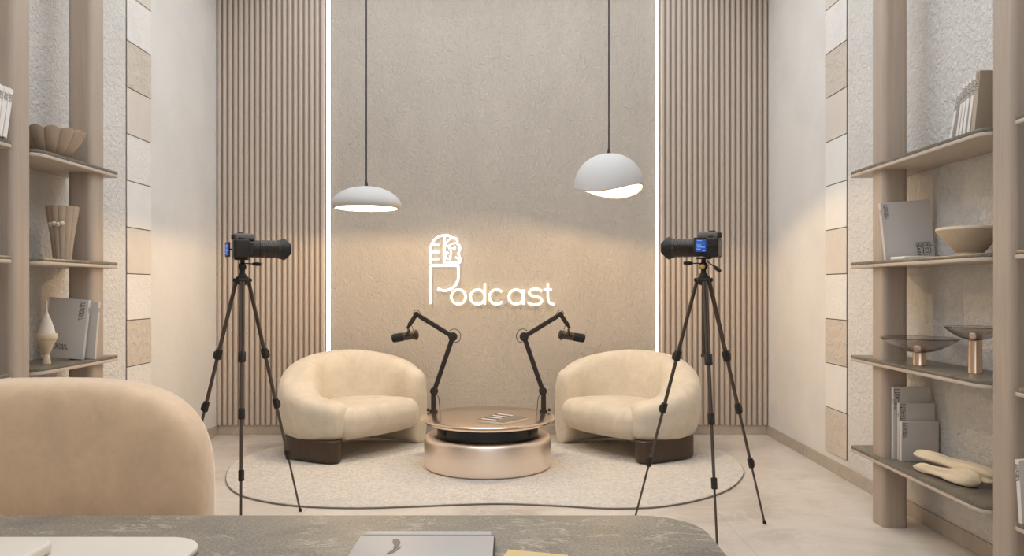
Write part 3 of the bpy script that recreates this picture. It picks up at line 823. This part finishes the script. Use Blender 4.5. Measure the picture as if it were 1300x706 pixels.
# right, near unit
book((2.078, 3.085, ZS[3]), .17, .25, .02, 'white book at the right edge of the picture, right of the near post', G, Rd(6), Rd(0), Rd(-4), cover='book_white', marks=((LUC, 'spine', 0, .2, .05, 1),))
# left, third shelf
G2 = 'books on the left shelves'
book((-2.440, 4.300, ZS[2]), .215, .325, .024, 'large grey book with its cover showing behind the spinning-top vase', G2, 0, Rd(-3), Rd(5), spine='+x',
     marks=((LUC, 'front', .075, .265, .075, 1), (TD, 'spine', 0, .27, .024, 1), (LUC, 'front', -.03, .06, .075, 0)))
book((-2.395, 4.348, ZS[2]), .205, .318, .020, 'grey book whose spine shows right of the large grey book', G2, 0, Rd(-1), Rd(4), spine='+x',
     marks=((TD, 'spine', 0, .27, .022, 1),))
# left, near unit top shelf
G3 = 'white books at the left edge'
for yb, lab in ((3.562, 'white book nearest the near post at the left edge of the picture'), (3.528, 'white book leaning second from the near post at the left edge'), (3.494, 'white book leaning at the very left edge of the picture')):
    book((-2.372, yb, ZS[0]), .17, .235, .028, lab, G3, 0, Rd(-12), 0, spine='+x', cover='book_white', marks=((TD, 'spine', 0, .19, .034, 1),))

# ------------------------------------------------------------------ vessels
def one(name, mb, mat, label, cat, group=None, angle=38): return tag(mb.build(name, mat, angle=angle), label, cat, group)
z = ZS[1]
m = MB(); m.lathe([(.002, z+.0006), (.055, z+.0006), (.058, z+.006), (.056, z+.014), (.075, z+.035), (.112, z+.085), (.138, z+.112), (.143, z+.120), (.141, z+.130), (.132, z+.133), (.126, z+.128), (.10, z+.098), (.06, z+.045), (.002, z+.03)], (2.135, 3.66, 0), 64)
one('bowl', m, M['ceramic'], 'wide sand coloured bowl with a flat rim on the right shelving unit', 'bowl')
def dish(c, z, hb, R, rise, rb, label):
    r = thing('footed_dish', label, 'dish', (c[0], c[1], z), 'smoked glass dishes on metal feet')
    o = (c[0], c[1], z)
    m = MB(); m.lathe([(.002, .0006), (rb*1.02, .0006), (rb*1.03, .004), (rb, .007), (rb, hb), (.002, hb)], o, 40); m.build('metal_foot', M['foot_metal'], r)
    m = MB(); pr = []
    for k in range(13):
        t = k/12; pr.append((.002+(R-.002)*t, hb+.001+rise*(t**2.1)))
    up = [(a, b+.006) for a, b in pr]
    m.lathe(pr+[(R+.003, hb+rise+.004)]+up[::-1], o, 72); m.build('glass_dish', M['glass'], r)
    m = MB(); m.lathe([(.002, hb+.0075), (rb*.95, hb+.0085), (rb*.95, hb+.034), (rb*.90, hb+.036), (.002, hb+.036)], o, 36); m.build('metal_cap', M['foot_metal'], r)
dish((2.072, 3.99), ZS[2], .064, .182, .070, .031, 'low smoked glass dish on a short rose-metal foot')
dish((2.130, 3.61), ZS[2], .150, .126, .058, .029, 'smoked glass dish on a tall rose-metal foot beside the near post')
# fluted bowl, left top shelf
z = ZS[0]
def flute(a, j, n=13, amp=.10, j0=4): return 1+amp*(abs(math.cos(a*n/2))**.8-.6)*(1 if j < j0+5 else .4)
m = MB()
prof = [(.002, z+.0006), (.06, z+.0006), (.085, z+.015), (.115, z+.05), (.142, z+.09), (.160, z+.125), (.163, z+.135), (.152, z+.136), (.140, z+.122), (.11, z+.075), (.07, z+.03), (.002, z+.022)]
m.lathe(prof, (-2.415, 4.13, 0), 156, rf=lambda a, j: 1+(0 if j in (0, 11) else .11*(abs(math.cos(a*6.5))**.6-.7)), zf=lambda a, j: (.012*abs(math.cos(a*6.5)) if 5 <= j <= 7 else 0))
one('fluted_bowl', m, M['ceramic_dk'], 'fluted taupe bowl with petal ribs on the top left shelf', 'bowl', angle=50)
# pleated vase
z = ZS[1]; m = MB()
prof = [(.002, z+.0006), (.042, z+.0006), (.0435, z+.01), (.048, z+.06), (.056, z+.13), (.066, z+.20), (.074, z+.25), (.078, z+.285), (.074, z+.286), (.07, z+.25), (.052, z+.13), (.04, z+.02), (.002, z+.016)]
vs = thing('pleated_vase', 'tall pleated taupe vase flaring to the top on the left shelving unit', 'vase', (-2.392, 4.205, z), None)
m.lathe(prof, (-2.392, 4.205, 0), 144, rf=lambda a, j: 1+(0 if j in (0, 12) else .10*(abs(math.cos(a*6+.3))**.55-.65)))
m.build('vessel', M['ceramic_dk'], vs, angle=50)
m = MB()
for k, a in enumerate((-115, -95, -78, -62)):
    a = math.radians(a); c = Vector((-2.392+.066*math.cos(a), 4.205+.066*math.sin(a), z+.186+.006*(k % 2)))
    m.lathe([(.001, -.013), (.009, -.010), (.013, 0), (.009, .010), (.001, .013)], c, 12)
m.build('knots', M['ceramic_wh'], vs)
# spinning-top vase
z = ZS[2]; q = .00407/6.42
def topvase(c, s, mats, label):
    r = thing('spinning_top_vase', label, 'vase', (c[0], c[1], z), 'ceramic spinning-top vases')
    H_ = lambda y: z+(592-y)*q*s+.0006
    m = MB(); m.lathe([(.001, H_(592)), (.0205*s, H_(592)), (.0215*s, H_(586)), (.016*s, H_(540)), (.0125*s, H_(515)), (.018*s, H_(500)), (.034*s, H_(440)), (.0465*s, H_(392)), (.001, H_(391))], (*c, 0), 40); m.build('lower_cone', mats[0], r)
    m = MB(); m.lathe([(.001, H_(390.5)), (.0485*s, H_(390.5)), (.050*s, H_(385)), (.050*s, H_(352)), (.0485*s, H_(346)), (.001, H_(345.6))], (*c, 0), 40); m.build('rim_band', mats[1], r)
    m = MB(); m.lathe([(.001, H_(345)), (.041*s, H_(345)), (.036*s, H_(310)), (.024*s, H_(245)), (.010*s, H_(190)), (.0045*s, H_(165)), (.0030*s, H_(120)), (.0022*s, H_(76)), (.001, H_(74))], (*c, 0), 40); m.build('needle_lid', mats[2], r)
topvase((-2.397, 4.07), 1.0, (M['ceramic'], M['ceramic'], M['ceramic_wh']), 'sand coloured spinning-top vase with a needle lid in front of the large grey book')
c = (-2.52, 3.97)
r = thing('ceramic_pot', 'squat white ceramic pot half hidden behind the near post on the left', 'pot', (c[0], c[1], z))
m = MB(); m.lathe([(.001, z+.0006), (.030, z+.0006), (.034, z+.02), (.052, z+.045), (.062, z+.08), (.060, z+.098), (.001, z+.099)], (*c, 0), 40); m.build('body', M['ceramic'], r)
m = MB(); m.lathe([(.001, z+.0995), (.052, z+.0995), (.046, z+.125), (.030, z+.155), (.016, z+.18), (.012, z+.20), (.017, z+.212), (.010, z+.226), (.001, z+.228)], (*c, 0), 40); m.build('lid', M['ceramic_wh'], r)

# folded hides on the lowest right shelf
z = ZS[3]
def roll(a, b, ws, hs, mat, name, parent, seed, twist=0):
    random.seed(seed); a = Vector(a); b = Vector(b); t = (b-a).normalized(); sd = Vector((-t.y, t.x, 0)).normalized()
    rings = []; N = 22
    for i in range(N+1):
        q = i/N; c = a*(1-q)+b*q; f = spline([(v,) for v in ws], 10); w = f[min(len(f)-1, int(q*(len(f)-1)))][0]
        g = spline([(v,) for v in hs], 10); hh = g[min(len(g)-1, int(q*(len(g)-1)))][0]
        e = min(1, (1-abs(2*q-1)**18)+.02); rg = []
        for k in range(32):
            an = 2*PI*k/32; cr = 1+.15*math.sin(3*an+q*4+seed)+.09*math.sin(5*an-q*5)
            zz = math.sin(an)*hh*cr*e; yy = math.cos(an)*w*cr*e+twist*math.sin(q*PI)
            rg.append(c+sd*yy+Vector((0, 0, max(zz, -hh*.55))))
        rings.append(rg)
    m = MB(); m.loft(rings); o = m.build(name, mat, parent, angle=70)
    return o
cl = thing('folded_hide', 'two rolled cream hides crossed on the lowest right shelf', 'folded hide', (2.12, 3.8, z))
roll((2.035, 3.985, z+.020), (2.150, 3.60, z+.030), [.010, .020, .022, .030, .040, .044, .036], [.010, .026, .024, .028, .038, .042, .034], M['cloth'], 'front_roll', cl, 1)
roll((2.075, 4.045, z+.078), (2.225, 3.56, z+.050), [.030, .040, .034, .046, .056, .048], [.018, .030, .026, .034, .040, .028], M['cloth'], 'rear_roll', cl, 4)

# ================================================================== desk in front
DZ = .75
dk = thing('desk', 'desk with a grey-brown stone top along the bottom of the picture', 'desk', (-.8, 1.4, 0))
ol = rrect(-2.0, .95, .447, 1.913, [.14, .14, .145, .14], 14)
m = MB(); m.puff(ol, DZ-.04, DZ, .006, 0, 3); m.build('stone_top', M['desk'], dk)
for x0, x1 in ((-1.75, -1.60), (.02, .17)):
    m = MB(); m.puff(rrect(x0, 1.2, x1, 1.6, .05), .0005, DZ-.0405, .004, 0, 2); m.build('leg', M['post'], dk)
# tray
ty = 1.700
m = MB(); m.puff(rrect(-1.35, 1.46, -.647, ty+.002, [.04, .06, .085, .04], 12), DZ+.0006, DZ+.014, .005, 0, 4)
tag(m.build('tray', M['tray']), 'cream tray with rounded corners on the desk', 'tray')
zz = DZ+.0146
rr = MB(); rr.puff(rrect(-1.25, 1.47, -.925, 1.618, .04, 10), zz, zz+.024, .010, .002, 6)
tag(rr.build('rounded_box', M['tray']), 'rounded cream box standing on the tray', 'box')
# laptop-like folder with an emblem
lp = thing('laptop', 'closed silver laptop with a dark emblem on the stone desk', 'laptop', (-.177, 1.6, DZ))
m = MB(); m.box((-.322, 1.475, DZ+.0006), (-.035, 1.722, DZ+.011), .003, 2); m.build('base', M['metal_lid'], lp)
m = MB(); m.box((-.322, 1.475, DZ+.0125), (-.035, 1.690, DZ+.020), .0015, 2); m.build('lid', M['metal_lid'], lp)
m = MB(); m.box((-.321, 1.6905, DZ+.0112), (-.0345, 1.6945, DZ+.0188)); m.build('hinge_groove', M['groove'], lp)
m = MB(); m.box((-.320, 1.478, DZ+.0108), (-.0315, 1.6945, DZ+.0127)); m.build('seam', M['groove'], lp)
m = MB(); m.box((-.315, 1.695, DZ+.0112), (-.040, 1.722, DZ+.020), .004, 3); m.build('hinge_bar', M['metal_lid'], lp)
m = MB()
def ep(x, y): d = (H-(DZ+.0206))*1000/(660+y/4.333-366); return Vector(((430+x/4.333-648)/1000*d, d, DZ+.0206))
for poly in ([(262, 186), (300, 162), (322, 152), (345, 146), (322, 166), (300, 180), (280, 187)], [(298, 108), (330, 106), (340, 122), (334, 140), (318, 152), (300, 160), (306, 140), (296, 126)]):
    b0 = [ep(*p) for p in poly]; m.add(b0+[v+Vector((0, 0, .0004)) for v in b0], [list(range(len(poly)))[::-1], [len(poly)+i for i in range(len(poly))]]+[[i, (i+1) % len(poly), len(poly)+(i+1) % len(poly), len(poly)+i] for i in range(len(poly))])
m.build('emblem', M['emblem'], lp)
m = MB(); c4 = [(-.003, 1.628), (.117, 1.594), (.075, 1.46), (-.045, 1.49)][::-1]
quad_prism(m, c4, DZ+.0006, DZ+.010); tag(m.build('notepad', M['yellow']), 'yellow notepad beside the laptop on the desk', 'notepad')

# ================================================================== foreground chair
fc = thing('desk_chair', 'large tan velvet chair back at the left edge behind the desk', 'chair', (-1.37, 2.28, 0))
def superell(c, a, b, cz, ez, ey, ex, n=64, k=40):
    m = MB(); rings = []
    for i in range(k+1):
        ph = -PI/2+PI*i/k; rg = []
        sp = math.sin(ph); cp = math.cos(ph)
        Y = math.copysign(abs(sp)**ey, sp)*b; s = max(1e-4, cp)**ey
        for j in range(n):
            t = 2*PI*j/n; ct, st = math.cos(t), math.sin(t)
            x = math.copysign(abs(ct)**ex, ct)*a*s; z_ = math.copysign(abs(st)**ez, st)*cz*s
            rg.append(Vector((c[0]+x, c[1]+Y-.35*(x*x), c[2]+z_)))
        rings.append(rg)
    m.loft(rings); return m
m = superell((-1.372, 2.36, .675), .505, .125, .355, .62, .50, .62); m.build('backrest', M['velvet_tan'], fc, angle=85)
m = MB(); m.puff(rrect(-1.74, 1.99, -1.02, 2.46, .16, 10), .30, .46, .06, .01, 6); m.build('seat', M['velvet_tan'], fc, angle=85)
m = MB(); m.puff(rrect(-1.60, 2.08, -1.16, 2.40, .12, 10), .0005, .30, .01, 0, 3); m.build('base', M['leg_wood'], fc)

# ================================================================== light
def area(name, loc, rot, sx, sy, e, col):
    l = bpy.data.lights.new(name, 'AREA'); l.shape = 'RECTANGLE'; l.size = sx; l.size_y = sy; l.energy = e; l.color = col
    o = bpy.data.objects.new(name, l); COL.objects.link(o); o.location = loc; o.rotation_euler = rot; return o
area('ceiling_light_panel', (-.16, 4.15, ZC-.02), (0, 0, 0), 3.8, 5.2, 150, (.88, .94, 1))
area('front_fill_light', (-.16, YF+.05, 2.2), (Rd(90), 0, 0), 3.6, 2.6, 38, (.90, .95, 1))  # added soft front fill from behind the camera; no window in that wall
w = bpy.data.worlds.new('World'); sc.world = w; w.use_nodes = True
w.node_tree.nodes['Background'].inputs[0].default_value = (.9, .9, .9, 1); w.node_tree.nodes['Background'].inputs[1].default_value = .3

# ================================================================== camera
cam = bpy.data.cameras.new('Camera'); co = bpy.data.objects.new('Camera', cam); COL.objects.link(co)
co.location = (0, 0, H); co.rotation_euler = (PI/2, 0, 0)
cam.sensor_width = 36; cam.lens = 36*1000/1300
cam.shift_x = 2/1300; cam.shift_y = 13/1300
cam.clip_start = .05
sc.camera = co
vs_ = sc.view_settings
vs_.view_transform = 'Standard'; vs_.look = 'None'; vs_.gamma = 1; vs_.use_curve_mapping = False; vs_.exposure = 0.0
sc.cycles.use_denoising = True
sc.cycles.max_bounces = 10; sc.cycles.diffuse_bounces = 5; sc.cycles.glossy_bounces = 4; sc.cycles.transmission_bounces = 8
sc.cycles.sample_clamp_indirect = 4
